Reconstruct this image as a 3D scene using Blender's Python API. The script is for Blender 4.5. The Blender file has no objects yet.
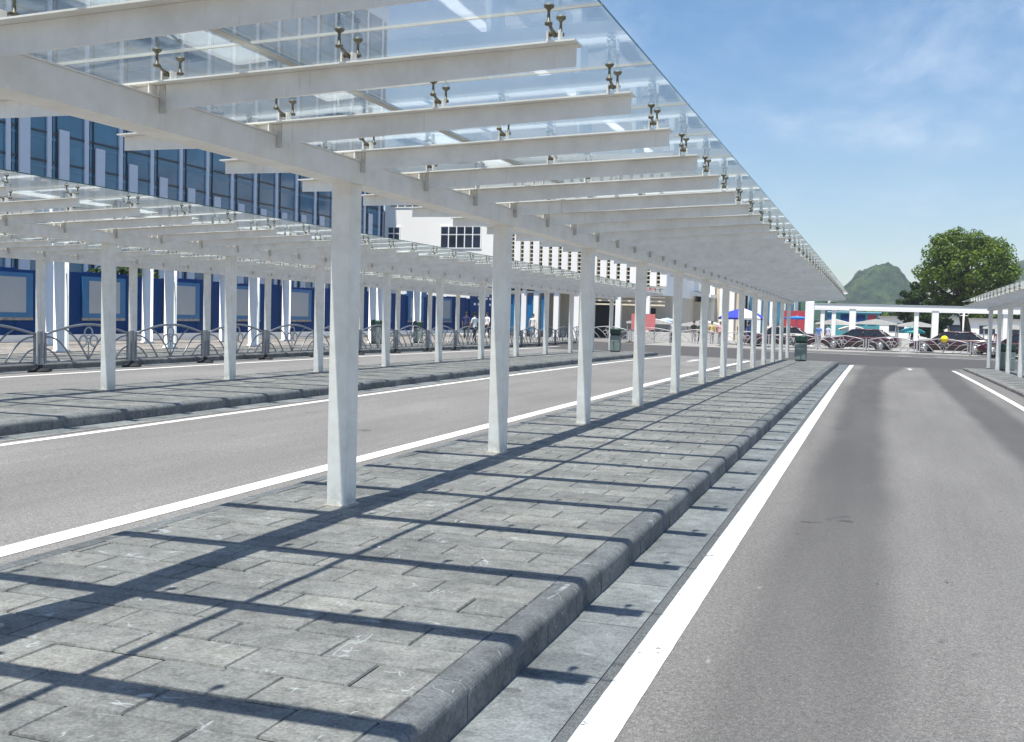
import bpy, bmesh, math, random
from mathutils import Vector, Matrix
R = math.radians
random.seed(7)
S = bpy.context.scene
COL = S.collection

# ---------------------------------------------------------------- ground shape
def fall(y):                       # the site falls away gently beyond 24 m
    if y < 24: return 0.0
    return -0.00018 * (min(y, 51) - 24) ** 2
XZ = [(-400, -.03), (-18.45, -.03), (-13.5, -.085), (-10.1, -.10), (-5.3, -.18), (400, -.18)]
def road_z(x, y):
    for (a, za), (b, zb) in zip(XZ, XZ[1:]):
        if x <= b:
            return za + (zb - za) * (x - a) / (b - a) + fall(y)
    return -.18 + fall(y)

# ---------------------------------------------------------------- materials
MATS = {}
class NT:
    def __init__(s, name):
        s.m = bpy.data.materials.new(name); s.m.use_nodes = True
        s.t = s.m.node_tree; s.n = s.t.nodes; s.l = s.t.links
        s.b = s.n['Principled BSDF']; s.out = s.n['Material Output']
        s.co = None
    def node(s, typ, **kw):
        n = s.n.new(typ)
        for k, v in kw.items(): setattr(n, k, v)
        return n
    def coord(s, kind='Object'):
        if s.co is None: s.co = s.node('ShaderNodeTexCoord')
        return s.co.outputs[kind]
    def pos(s):
        return s.node('ShaderNodeNewGeometry').outputs['Position']
    def link(s, a, b): s.l.new(a, b)
    def noise(s, scale, detail=4, rough=.55, vec=None, stretch=None, dist=0):
        n = s.node('ShaderNodeTexNoise'); n.inputs['Scale'].default_value = scale
        n.inputs['Detail'].default_value = detail; n.inputs['Roughness'].default_value = rough
        n.inputs['Distortion'].default_value = dist
        v = vec if vec is not None else s.pos()
        if stretch:
            mp = s.node('ShaderNodeMapping'); mp.inputs['Scale'].default_value = stretch
            s.link(v, mp.inputs['Vector']); v = mp.outputs['Vector']
        s.link(v, n.inputs['Vector']); return n.outputs['Fac']
    def ramp(s, fac, stops):
        r = s.node('ShaderNodeValToRGB'); e = r.color_ramp.elements
        while len(e) < len(stops): e.new(.5)
        for i, (p, c) in enumerate(stops):
            e[i].position = p
            e[i].color = (c, c, c, 1) if isinstance(c, (int, float)) else (*c, 1)
        s.link(fac, r.inputs['Fac']); return r.outputs['Color']
    def math(s, op, a, b=None, c=None, clamp=False):
        n = s.node('ShaderNodeMath', operation=op); n.use_clamp = clamp
        for i, v in enumerate((a, b, c)):
            if v is None: continue
            if isinstance(v, (int, float)): n.inputs[i].default_value = v
            else: s.link(v, n.inputs[i])
        return n.outputs[0]
    def mix(s, fac, a, b, mode='MIX'):
        n = s.node('ShaderNodeMix', data_type='RGBA', blend_type=mode)
        for i, v in ((0, fac), (6, a), (7, b)):
            if isinstance(v, (int, float)): n.inputs[i].default_value = v
            elif isinstance(v, tuple): n.inputs[i].default_value = (*v, 1)
            else: s.link(v, n.inputs[i])
        return n.outputs[2]
    def sstep(s, v, lo, hi, a=0, b=1):
        n = s.node('ShaderNodeMapRange', interpolation_type='SMOOTHSTEP')
        for i, q in ((1, lo), (2, hi), (3, a), (4, b)):
            if isinstance(q, (int, float)): n.inputs[i].default_value = q
            else: s.link(q, n.inputs[i])
        s.link(v, n.inputs[0]); return n.outputs[0]
    def bump(s, h, strength=.3, dist=.01):
        b = s.node('ShaderNodeBump'); b.inputs['Strength'].default_value = strength
        b.inputs['Distance'].default_value = dist
        s.link(h, b.inputs['Height']); s.link(b.outputs['Normal'], s.b.inputs['Normal'])
    def base(s, c):
        if isinstance(c, tuple): s.b.inputs['Base Color'].default_value = (*c, 1)
        else: s.link(c, s.b.inputs['Base Color'])
    def set(s, **kw):
        for k, v in kw.items(): s.b.inputs[k.replace('_', ' ')].default_value = v

def plain(name, c, rough=.6, metal=0, var=.12, scale=3, spec=.5):
    if name in MATS: return MATS[name]
    t = NT(name); t.set(Roughness=rough, Metallic=metal)
    t.b.inputs['Specular IOR Level'].default_value = spec
    d = tuple(x * (1 - var) for x in c); l = tuple(min(1, x * (1 + var)) for x in c)
    t.base(t.ramp(t.noise(scale, 5, .6), [(.3, d), (.7, l)]))
    MATS[name] = t.m; return t.m

def build_mats():
    # asphalt: three ages of surface, tyre-polished tracks, cross road newer and darker
    t = NT('asphalt'); p = t.pos()
    sx = t.node('ShaderNodeSeparateXYZ'); t.link(p, sx.inputs[0]); X, Y = sx.outputs[0], sx.outputs[1]
    g = t.noise(115, 4, .75); g2 = t.noise(38, 3, .65)
    big = t.noise(.55, 4, .55, stretch=(1.0, .35, 1))
    st = t.noise(3.0, 4, .6, stretch=(1, .06, 1))
    c = t.ramp(g, [(.26, (.050, .050, .050)), (.42, (.134, .134, .133)), (.58, (.212, .211, .209)), (.76, (.46, .46, .455))])
    c = t.mix(.8, c, t.ramp(big, [(.25, .78), (.75, 1.15)]), 'MULTIPLY')
    c = t.mix(.55, c, t.ramp(st, [(.3, .84), (.7, 1.1)]), 'MULTIPLY')
    c = t.mix(.8, c, t.ramp(g2, [(.32, .70), (.66, 1.2)]), 'MULTIPLY')
    lane2 = t.sstep(X, -5.5, -5.0, 1.10, .93)          # the left lane is a paler mix
    mm = t.node('ShaderNodeCombineXYZ')
    for i in range(3): t.link(lane2, mm.inputs[i])
    c = t.mix(1.0, c, mm.outputs[0], 'MULTIPLY')
    s2 = t.sstep(Y, 26, 54)
    s2q = t.math('MULTIPLY', s2, s2)
    wob = t.math('MULTIPLY_ADD', t.noise(.5, 3, .6), .20, -.10)
    xw = t.math('ADD', X, wob)
    def band(l0, l1, r0, r1, soft):
        le = t.math('MULTIPLY_ADD', s2q, l1 - l0, l0); ri = t.math('MULTIPLY_ADD', s2q, r1 - r0, r0)
        a = t.sstep(t.math('SUBTRACT', xw, le), -soft, soft)
        b = t.sstep(t.math('SUBTRACT', ri, xw), -soft, soft)
        return t.math('MULTIPLY', a, b)
    m = t.math('MAXIMUM', band(-.66, -.50, .16, 1.3, .18), band(1.80, 2.0, 2.62, 3.4, .15))
    m = t.math('MULTIPLY', m, t.sstep(Y, 2, 14, .42, 1))
    m = t.math('MULTIPLY', m, t.ramp(t.noise(2.2, 4, .6, stretch=(1, .12, 1)), [(.25, .75), (.7, 1.0)]))
    yy = t.math('ADD', Y, t.math('MULTIPLY_ADD', t.noise(.35, 4, .6), 3.0, -1.5))
    yy = t.math('ADD', yy, t.math('MULTIPLY', X, .22))
    cross = t.math('MULTIPLY', t.sstep(yy, 51.0, 52.6), t.sstep(yy, 69, 71, 1, 0))
    m = t.math('MAXIMUM', t.math('MULTIPLY', m, .95), cross)
    c = t.mix(t.math('MULTIPLY', m, .95), c, t.mix(.55, t.ramp(g, [(.3, .035), (.7, .11)]), (.066, .066, .070)))
    spot = t.ramp(t.noise(2.4, 3, .5, dist=.3), [(.25, .35), (.29, 1)])
    c = t.mix(.6, c, spot, 'MULTIPLY')
    drip = t.ramp(t.noise(6.5, 3, .6, stretch=(1, .45, 1)), [(.24, .25), (.28, 1)])
    c = t.mix(.7, c, drip, 'MULTIPLY')
    pale = t.sstep(t.noise(5.0, 4, .7, stretch=(1, .3, 1)), .70, .76)
    c = t.mix(t.math('MULTIPLY', pale, .3), c, (.45, .44, .42))
    t.base(c); t.set(Roughness=.88); t.b.inputs['Specular IOR Level'].default_value = .25
    t.bump(g, .5, .006); MATS['asphalt'] = t.m

    def stone(name, lo, hi, tint, scratch=.5, isl=.35):
        t = NT(name)
        geo = t.node('ShaderNodeNewGeometry'); p = geo.outputs['Position']
        big = t.noise(1.6, 6, .62); fine = t.noise(52, 5, .8); mid = t.noise(9, 6, .75)
        c = t.ramp(big, [(.3, lo), (.7, hi)])
        c = t.mix(.75, c, t.ramp(fine, [(.30, .42), (.48, 1.0), (.66, 1.55)]), 'MULTIPLY')
        c = t.mix(.8, c, t.ramp(mid, [(.30, .52), (.5, 1.0), (.70, 1.32)]), 'MULTIPLY')
        c = t.mix(isl, c, t.ramp(geo.outputs['Random Per Island'], [(0, .62), (.5, .98), (1, (1.28, 1.24, 1.16))]), 'MULTIPLY')
        c = t.mix(1, c, tint, 'MULTIPLY')
        # pale scratches and chips
        for sc, st in ((3.1, (1, .22, 1)), (2.3, (.2, 1, 1)), (5.2, (.7, .4, 1))):
            v = t.noise(sc, 2, .5, stretch=st, dist=.25)
            line = t.math('ABSOLUTE', t.math('SUBTRACT', v, .5))
            line = t.sstep(line, .001, .006, 1, 0)
            line = t.math('MULTIPLY', line, t.sstep(t.noise(4.6, 3, .6), .55, .64))
            c = t.mix(t.math('MULTIPLY', line, scratch), c, (.52, .52, .51))
        chip = t.sstep(t.noise(30, 3, .6), .67, .73)
        c = t.mix(t.math('MULTIPLY', chip, .45), c, (.48, .48, .47))
        dark = t.sstep(t.noise(5.5, 2, .5), .25, .30, 1, 0)
        c = t.mix(t.math('MULTIPLY', dark, .45), c, (.05, .05, .05))
        t.base(c); t.set(Roughness=.8); t.b.inputs['Specular IOR Level'].default_value = .3
        t.bump(t.math('ADD', fine, mid), .35, .006); MATS[name] = t.m
    stone('paving_stone', (.170, .167, .160), (.288, .280, .262), (1.015, .99, .975), .75, .42)
    stone('kerb_stone', (.115, .117, .118), (.225, .225, .222), (1, 1, 1), .6, .4)
    stone('gutter_stone', (.150, .153, .154), (.285, .287, .283), (1, 1, .99), .35, .25)
    plain('paving_joint', (.05, .05, .048), .95, var=.3, scale=30)

    t = NT('road_paint')
    w = t.noise(14, 5, .7); c = t.ramp(w, [(.28, (.50, .49, .47)), (.46, (.76, .76, .74))])
    crack = t.math('MULTIPLY', t.sstep(t.noise(6.5, 3, .6), .665, .69), .8)
    c = t.mix(crack, c, (.10, .10, .10)); c = t.mix(.5, c, t.ramp(t.noise(150, 2, .5), [(.3, .85), (.6, 1.05)]), 'MULTIPLY')
    sm = t.ramp(t.noise(1.3, 4, .6, stretch=(1, .4, 1)), [(.35, .82), (.6, 1.0)]); c = t.mix(.7, c, sm, 'MULTIPLY')
    t.base(c); t.set(Roughness=.8); MATS['road_paint'] = t.m

    t = NT('white_steel')       # sheltered white paint with grime and a little rust
    a = t.noise(5, 6, .65); b = t.noise(1.3, 3, .5)
    c = t.ramp(a, [(.25, (.78, .73, .66)), (.6, (.92, .885, .825))])
    c = t.mix(.5, c, t.ramp(b, [(.3, (.86, .84, .80)), (.7, (1, 1, 1))]), 'MULTIPLY')
    run = t.noise(6, 4, .6, stretch=(6, 6, .35))
    c = t.mix(t.math('MULTIPLY', t.sstep(run, .60, .78), .30), c, (.42, .37, .30))
    rust = t.sstep(t.noise(9, 4, .7), .735, .80)
    c = t.mix(t.math('MULTIPLY', rust, .55), c, (.30, .15, .07))
    ob = t.node('ShaderNodeSeparateXYZ'); t.link(t.coord('Object'), ob.inputs[0])
    foot = t.math('MULTIPLY', t.sstep(ob.outputs[2], .0, .22, 1, 0), t.sstep(t.noise(14, 5, .7), .38, .6))
    c = t.mix(t.math('MULTIPLY', foot, .5), c, (.36, .33, .27))
    t.base(c); t.set(Roughness=.42); t.bump(a, .06, .004); MATS['white_steel'] = t.m
    t = NT('joint_grime')
    t.base(t.ramp(t.noise(20, 4, .7), [(.35, (.40, .33, .25)), (.65, (.62, .58, .52))])); t.set(Roughness=.7); MATS['joint_grime'] = t.m

    # glass panes: clear sheet that reflects by angle, with a film of dust on it
    def glass(name, tint, dust, dustc):
        t = NT(name); t.n.remove(t.b)
        lw = t.node('ShaderNodeLayerWeight'); lw.inputs['Blend'].default_value = .5
        f = t.math('POWER', lw.outputs['Facing'], 5.0)
        f = t.math('MULTIPLY_ADD', f, .90, .055)
        tr = t.node('ShaderNodeBsdfTransparent'); tr.inputs[0].default_value = (*tint, 1)
        gl = t.node('ShaderNodeBsdfGlossy'); gl.inputs['Roughness'].default_value = .015
        gl.inputs[0].default_value = (.95, .98, 1, 1)
        w = t.node('ShaderNodeBump'); w.inputs['Strength'].default_value = .08; w.inputs['Distance'].default_value = .02
        t.link(t.noise(1.1, 2, .4), w.inputs['Height']); t.link(w.outputs[0], gl.inputs['Normal'])
        df = t.node('ShaderNodeBsdfDiffuse'); df.inputs[0].default_value = (*dustc, 1)
        tl = t.node('ShaderNodeBsdfTranslucent'); tl.inputs[0].default_value = (*dustc, 1)
        d = t.node('ShaderNodeMixShader'); d.inputs[0].default_value = .5
        t.link(df.outputs[0], d.inputs[1]); t.link(tl.outputs[0], d.inputs[2])
        m1 = t.node('ShaderNodeMixShader'); m2 = t.node('ShaderNodeMixShader')
        t.link(f, m1.inputs[0]); t.link(tr.outputs[0], m1.inputs[1]); t.link(gl.outputs[0], m1.inputs[2])
        dn = t.ramp(t.noise(2.0, 5, .6), [(.3, dust * .5), (.75, dust * 1.5)])
        t.link(dn, m2.inputs[0]); t.link(m1.outputs[0], m2.inputs[1]); t.link(d.outputs[0], m2.inputs[2])
        t.link(m2.outputs[0], t.out.inputs['Surface']); MATS[name] = t.m
    glass('roof_glass', (.88, .925, .945), .05, (.72, .76, .78))
    t = NT('glass_edge'); t.base((.03, .10, .09)); t.set(Roughness=.15); MATS['glass_edge'] = t.m
    plain('chipped_edge', (.42, .42, .41), .85, var=.3, scale=40)
    plain('seal', (.50, .48, .43), .6, var=.15)
    plain('weathered_steel', (.60, .56, .50), .6, var=.2, scale=12)
    plain('bronze_metal', (.17, .155, .11), .5, .45, .3, 30)
    plain('galvanised', (.23, .25, .28), .42, .55)
    plain('pale_rail', (.40, .41, .42), .45, .3)
    plain('rubber', (.02, .02, .022), .85)
    plain('bin_grey', (.20, .25, .23), .5)
    plain('bin_green', (.012, .055, .04), .45)
    plain('navy_panel', (.001, .040, .165), .6, var=.18, scale=.6, spec=.15)
    plain('mid_blue', (.012, .14, .33), .4)
    plain('poster_grey', (.36, .39, .42), .55, var=.05, scale=.8)
    plain('poster_foot', (.30, .27, .24), .6, var=.5, scale=5)
    plain('white_wall', (.87, .865, .845), .75, var=.03, scale=.5)
    plain('cream_wall', (.62, .56, .46), .8, var=.08, scale=.6)
    plain('tan_slat', (.66, .58, .45), .7)
    plain('fin_white', (.58, .64, .74), .5, var=.04)
    plain('frame_dark', (.02, .03, .05), .4)
    plain('dark_void', (.02, .02, .02), .7)
    plain('red_board', (.42, .05, .07), .6)
    plain('pink_board', (.60, .18, .18), .6)
    plain('net_green', (.08, .16, .12), .8, var=.3, scale=1.5)
    plain('teal_wall', (.06, .30, .34), .6)
    plain('sky_roof', (.25, .50, .65), .6)
    plain('concrete', (.27, .265, .255), .85, var=.15, scale=.8)
    plain('bark', (.075, .055, .038), .9, var=.35, scale=6)
    t = NT('window_blue')      # office curtain wall glass: dark, reflective
    t.base(t.ramp(t.noise(.35, 3, .5), [(.35, (.022, .12, .215)), (.7, (.045, .19, .32))]))
    t.set(Roughness=.12, Metallic=0); t.b.inputs['Specular IOR Level'].default_value = .8; MATS['window_blue'] = t.m
    t = NT('window_dark'); t.base(t.ramp(t.noise(.9, 3, .5), [(.35, (.012, .018, .03)), (.7, (.03, .045, .08))]))
    t.set(Roughness=.1); MATS['window_dark'] = t.m
    t = NT('blind_pale'); t.base((.07, .20, .32)); t.set(Roughness=.3); MATS['blind_pale'] = t.m
    # leaves
    for name, a, b in (('leaf', (.024, .058, .006), (.155, .225, .020)), ('leaf_dark', (.018, .042, .012), (.05, .095, .025))):
        t = NT(name); geo = t.node('ShaderNodeNewGeometry')
        c = t.ramp(geo.outputs['Random Per Island'], [(0, a), (1, b)])
        c = t.mix(.6, c, t.ramp(t.noise(.7, 3, .6), [(.3, .5), (.7, 1.5)]), 'MULTIPLY')
        t.base(c); t.set(Roughness=.55); t.b.inputs['Specular IOR Level'].default_value = .3
        tl = t.node('ShaderNodeBsdfTranslucent'); t.link(t.mix(1, c, (1.3, 1.5, .6), 'MULTIPLY'), tl.inputs[0])
        mx = t.node('ShaderNodeMixShader'); mx.inputs[0].default_value = .3
        t.link(t.b.outputs[0], mx.inputs[1]); t.link(tl.outputs[0], mx.inputs[2]); t.link(mx.outputs[0], t.out.inputs['Surface'])
        MATS[name] = t.m
    t = NT('forest'); a = t.noise(.10, 6, .7); b = t.noise(.02, 4, .6)
    c = t.ramp(a, [(.36, (.006, .018, .007)), (.5, (.026, .055, .018)), (.66, (.075, .115, .035))])
    c = t.mix(t.math('MULTIPLY', t.sstep(b, .60, .68), .35), c, (.20, .20, .17))
    t.base(c); t.set(Roughness=.9); t.b.inputs['Specular IOR Level'].default_value = .1; t.bump(a, 1.0, 6); MATS['forest'] = t.m
    t = NT('ground'); t.base(t.ramp(t.noise(.05, 5, .6), [(.3, (.16, .165, .13)), (.7, (.28, .27, .24))])); t.set(Roughness=.95); MATS['ground'] = t.m
    t = NT('car_paint'); t.base((.040, .006, .008)); t.set(Roughness=.22); t.b.inputs['Coat Weight'].default_value = .6
    t.b.inputs['Coat Roughness'].default_value = .05; MATS['car_paint'] = t.m
    t = NT('car_glass'); t.base((.012, .016, .02)); t.set(Roughness=.05); t.b.inputs['Specular IOR Level'].default_value = .7; MATS['car_glass'] = t.m
    plain('tyre', (.02, .02, .02), .85); plain('alloy', (.32, .32, .32), .3, .7, .05)
    plain('chrome', (.7, .7, .7), .2, .9, .03)
    t = NT('lamp_lens'); t.base((.75, .76, .78)); t.set(Roughness=.12); MATS['lamp_lens'] = t.m
    t = NT('tail_lens'); t.base((.35, .01, .01)); t.set(Roughness=.15); MATS['tail_lens'] = t.m
    plain('skin', (.48, .29, .20), .6); plain('hair', (.015, .012, .01), .6)
build_mats()
def cloth(name, c): return plain(name, c, .85, var=.15, scale=8)

# ---------------------------------------------------------------- mesh builder
class MB:
    def __init__(s): s.v = []; s.f = []; s.mi = []; s.ms = []; s.smooth = []
    def mat(s, m):
        if m not in s.ms: s.ms.append(m)
        return s.ms.index(m)
    def add(s, vs, fs, m, smooth=False):
        o = len(s.v); s.v += [tuple(v) for v in vs]; k = s.mat(m)
        for f in fs: s.f.append([o + i for i in f]); s.mi.append(k); s.smooth.append(smooth)
    def box(s, x0, x1, y0, y1, z0, z1, m, M=None, bev=0):
        if x0 > x1: x0, x1 = x1, x0
        if y0 > y1: y0, y1 = y1, y0
        if bev:
            pts = []; b = bev
            for z, i in ((z0, 0), (z1 - b, 0), (z1, b)):
                for x, y in ((x0 + i + b, y0 + i), (x1 - i - b, y0 + i), (x1 - i, y0 + i + b), (x1 - i, y1 - i - b), (x1 - i - b, y1 - i), (x0 + i + b, y1 - i), (x0 + i, y1 - i - b), (x0 + i, y0 + i + b)):
                    pts.append((x, y, z))
            fs = [list(range(7, -1, -1)), list(range(16, 24))]
            for r in range(2):
                for k in range(8):
                    a = r * 8 + k; c = r * 8 + (k + 1) % 8
                    fs.append([a, c, c + 8, a + 8])
        else:
            pts = [(x0, y0, z0), (x1, y0, z0), (x1, y1, z0), (x0, y1, z0), (x0, y0, z1), (x1, y0, z1), (x1, y1, z1), (x0, y1, z1)]
            fs = [(0, 3, 2, 1), (4, 5, 6, 7), (0, 1, 5, 4), (1, 2, 6, 5), (2, 3, 7, 6), (3, 0, 4, 7)]
        if M is not None: pts = [M @ Vector(p) for p in pts]
        s.add(pts, fs, m)
    def prism(s, poly, a, b, axis, m, M=None):
        # poly: list of 2-D points, extruded from a to b along axis
        def P(u, v, w): return {'x': (w, u, v), 'y': (u, w, v), 'z': (u, v, w)}[axis]
        n = len(poly); pts = [P(u, v, a) for u, v in poly] + [P(u, v, b) for u, v in poly]
        if M is not None: pts = [M @ Vector(p) for p in pts]
        s.add(pts, [list(range(n))[::-1], list(range(n, 2 * n))] + [[i, (i + 1) % n, (i + 1) % n + n, i + n] for i in range(n)], m)
    def lathe(s, c, prof, m, n=12, axis='z', smooth=True):
        pts = []; fs = []
        for r, h in prof:
            for k in range(n):
                a = 2 * math.pi * k / n; q = (r * math.cos(a), r * math.sin(a))
                p = {'z': (q[0], q[1], h), 'y': (q[0], h, q[1]), 'x': (h, q[0], q[1])}[axis]
                pts.append((c[0] + p[0], c[1] + p[1], c[2] + p[2]))
        L = len(prof)
        for i in range(L - 1):
            for k in range(n):
                a = i * n + k; b = i * n + (k + 1) % n
                fs.append([a, b, b + n, a + n])
        fs.append(list(range(n))[::-1]); fs.append([(L - 1) * n + k for k in range(n)])
        s.add(pts, fs, m, smooth)
    def tube(s, path, r, m, n=6, closed=False, flat=None, smooth=True):
        P = [Vector(p) for p in path]; N = len(P); pts = []; fs = []
        for i, p in enumerate(P):
            a = P[(i - 1) % N] if (closed or i > 0) else p; b = P[(i + 1) % N] if (closed or i < N - 1) else p
            t = (b - a).normalized(); up = Vector((0, 0, 1)) if abs(t.z) < .9 else Vector((1, 0, 0))
            if flat is not None: up = Vector(flat)
            u = t.cross(up).normalized(); w = u.cross(t).normalized()
            rr = r[i] if isinstance(r, (list, tuple)) else r
            for k in range(n):
                an = 2 * math.pi * (k + .5) / n
                pts.append(p + u * math.cos(an) * rr + w * math.sin(an) * rr)
        for i in range(N if closed else N - 1):
            j = (i + 1) % N
            for k in range(n):
                fs.append([i * n + k, i * n + (k + 1) % n, j * n + (k + 1) % n, j * n + k])
        if not closed: fs.append(list(range(n))[::-1]); fs.append([(N - 1) * n + k for k in range(n)])
        s.add(pts, fs, m, smooth)
    def mesh(s, name):
        me = bpy.data.meshes.new(name); me.from_pydata(s.v, [], s.f)
        for m in s.ms: me.materials.append(MATS[m] if isinstance(m, str) else m)
        me.polygons.foreach_set('material_index', s.mi); me.polygons.foreach_set('use_smooth', s.smooth)
        bm = bmesh.new(); bm.from_mesh(me); bmesh.ops.recalc_face_normals(bm, faces=bm.faces); bm.to_mesh(me); bm.free()
        me.update(); return me
    def build(s, name, parent=None, loc=(0, 0, 0)):
        return put(name, s.mesh(name), parent, loc)

def put(name, me, parent=None, loc=(0, 0, 0), rz=0):
    o = bpy.data.objects.new(name, me); COL.objects.link(o); o.parent = parent; o.location = loc
    if rz: o.rotation_euler.z = rz
    return o
def tag(o, label=None, cat=None, group=None, kind=None):
    for k, v in (('label', label), ('category', cat), ('group', group), ('kind', kind)):
        if v: o[k] = v
    return o
def thing(name, label, cat, loc=(0, 0, 0), rz=0, group=None):
    o = bpy.data.objects.new(name, None); COL.objects.link(o); o.location = loc; o.rotation_euler.z = rz
    o.empty_display_size = .1
    return tag(o, label, cat, group)
def struct(name, mb, parent=None):
    o = mb.build(name, parent)
    if parent is None: o['kind'] = 'structure'
    return o
def copy_tree(o, parent=None):
    c = o.copy(); COL.objects.link(c); c.parent = parent
    for ch in list(o.children): copy_tree(ch, c)
    return c
def nth(i):
    w = ['first', 'second', 'third', 'fourth', 'fifth', 'sixth', 'seventh', 'eighth', 'ninth', 'tenth', 'eleventh', 'twelfth', 'thirteenth', 'fourteenth', 'fifteenth', 'sixteenth', 'seventeenth', 'eighteenth', 'nineteenth', 'twentieth']
    return w[i] if i < len(w) else str(i + 1) + 'th'

# ---------------------------------------------------------------- ground, roads, markings
mb = MB()
G = 4000
xs = [-G, -60, 60, G]; ys = [-G, -30, 135, G]
zf = -.36
mb.add([(-G, -G, zf - .02), (G, -G, zf - .02), (G, G, zf - .02), (-G, G, zf - .02)], [(0, 1, 2, 3)], 'ground')
struct('ground', mb)
mb = MB()
XS = [-60, -40, -26, -18.45, -13.5, -10.1, -5.3, -1, 4, 20, 60]; YS = [-30, -12, 0, 12, 24] + list(range(27, 54, 3)) + [60, 75, 95, 135]
pts = [(x, y, road_z(x, y)) for y in YS for x in XS]; n = len(XS)
mb.add(pts, [(j * n + i, j * n + i + 1, (j + 1) * n + i + 1, (j + 1) * n + i) for j in range(len(YS) - 1) for i in range(n - 1)], 'asphalt')
struct('road', mb)

def strip(mb, x0, x1, y0, y1, m, lift=.004, dx=0, step=2.0, wob=0):
    n = max(1, int(abs(y1 - y0) / step)); pts = []; fs = []
    for i in range(n + 1):
        y = y0 + (y1 - y0) * i / n
        a, b = (x0 + random.uniform(-wob, wob), x1 + random.uniform(-wob, wob))
        pts += [(a, y, road_z(a, y) + lift), (b, y, road_z(b, y) + lift)]
    for i in range(n): fs.append((2 * i, 2 * i + 1, 2 * i + 3, 2 * i + 2))
    mb.add(pts, fs, m)
mb = MB()
strip(mb, -1.125, -.95, -6, 51.2, 'road_paint', wob=.0012, step=.10)
strip(mb, -5.76, -5.545, -6, 51.5, 'road_paint', wob=.0016, step=.12)
strip(mb, -9.60, -9.47, -2, 54, 'road_paint', wob=.002)
strip(mb, -17.42, -17.28, 0, 60, 'road_paint')
strip(mb, 2.98, 3.12, 20, 48.5, 'road_paint')
struct('lane_line', mb)
mb = MB()   # arrow on the second lane, end of an arrow on the near lane
def arrow(cx, cy, s):
    pl = [(-.08, 0), (.08, 0), (.08, 2.2), (.30, 2.2), (0, 3.4), (-.30, 2.2), (-.08, 2.2)]
    mb.add([(cx + x * s, cy + y * s, road_z(cx + x * s, cy + y * s) + .005) for x, y in pl], [list(range(7))], 'road_paint')
mb.add([(x, y, road_z(x, y) + .004) for x, y in ((-14.1, 17.9), (-13.75, 18.2), (-13.8, 19.6), (-14.15, 19.3))], [(0, 1, 2, 3)], 'road_paint'); arrow(1.35, 47.2, .6); arrow(-7.6, 46, 1)
mb.add([(x, y, road_z(x, y) + .004) for x, y in ((-24, 70.4), (-4, 70.0), (-4, 70.2), (-24, 70.6))], [(0, 1, 2, 3)], 'road_paint')
mb.add([(x, y, road_z(x, y) + .004) for x, y in ((-4, 70.0), (14, 66.0), (14, 66.2), (-4, 70.2))], [(0, 1, 2, 3)], 'road_paint')
struct('road_marking', mb)

def gutter(x0, x1, y0, y1):
    mb = MB(); y = y0
    while y < y1:
        L = .99; a = x0; b = x1
        pts = [(a, y, 0), (b, y, 0), (b, y + L - .006, 0), (a, y + L - .006, 0)]
        mb.add([(p[0], p[1], road_z(p[0], p[1]) + .006 + random.uniform(0, .0015)) for p in pts], [(0, 1, 2, 3)], 'gutter_stone')
        y += L
    return mb
struct('gutter', gutter(-1.57, -1.185, -6, 50))
struct('gutter', gutter(-5.30, -4.92, -6, 50))
struct('gutter', gutter(-10.08, -9.72, 0, 53))

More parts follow.
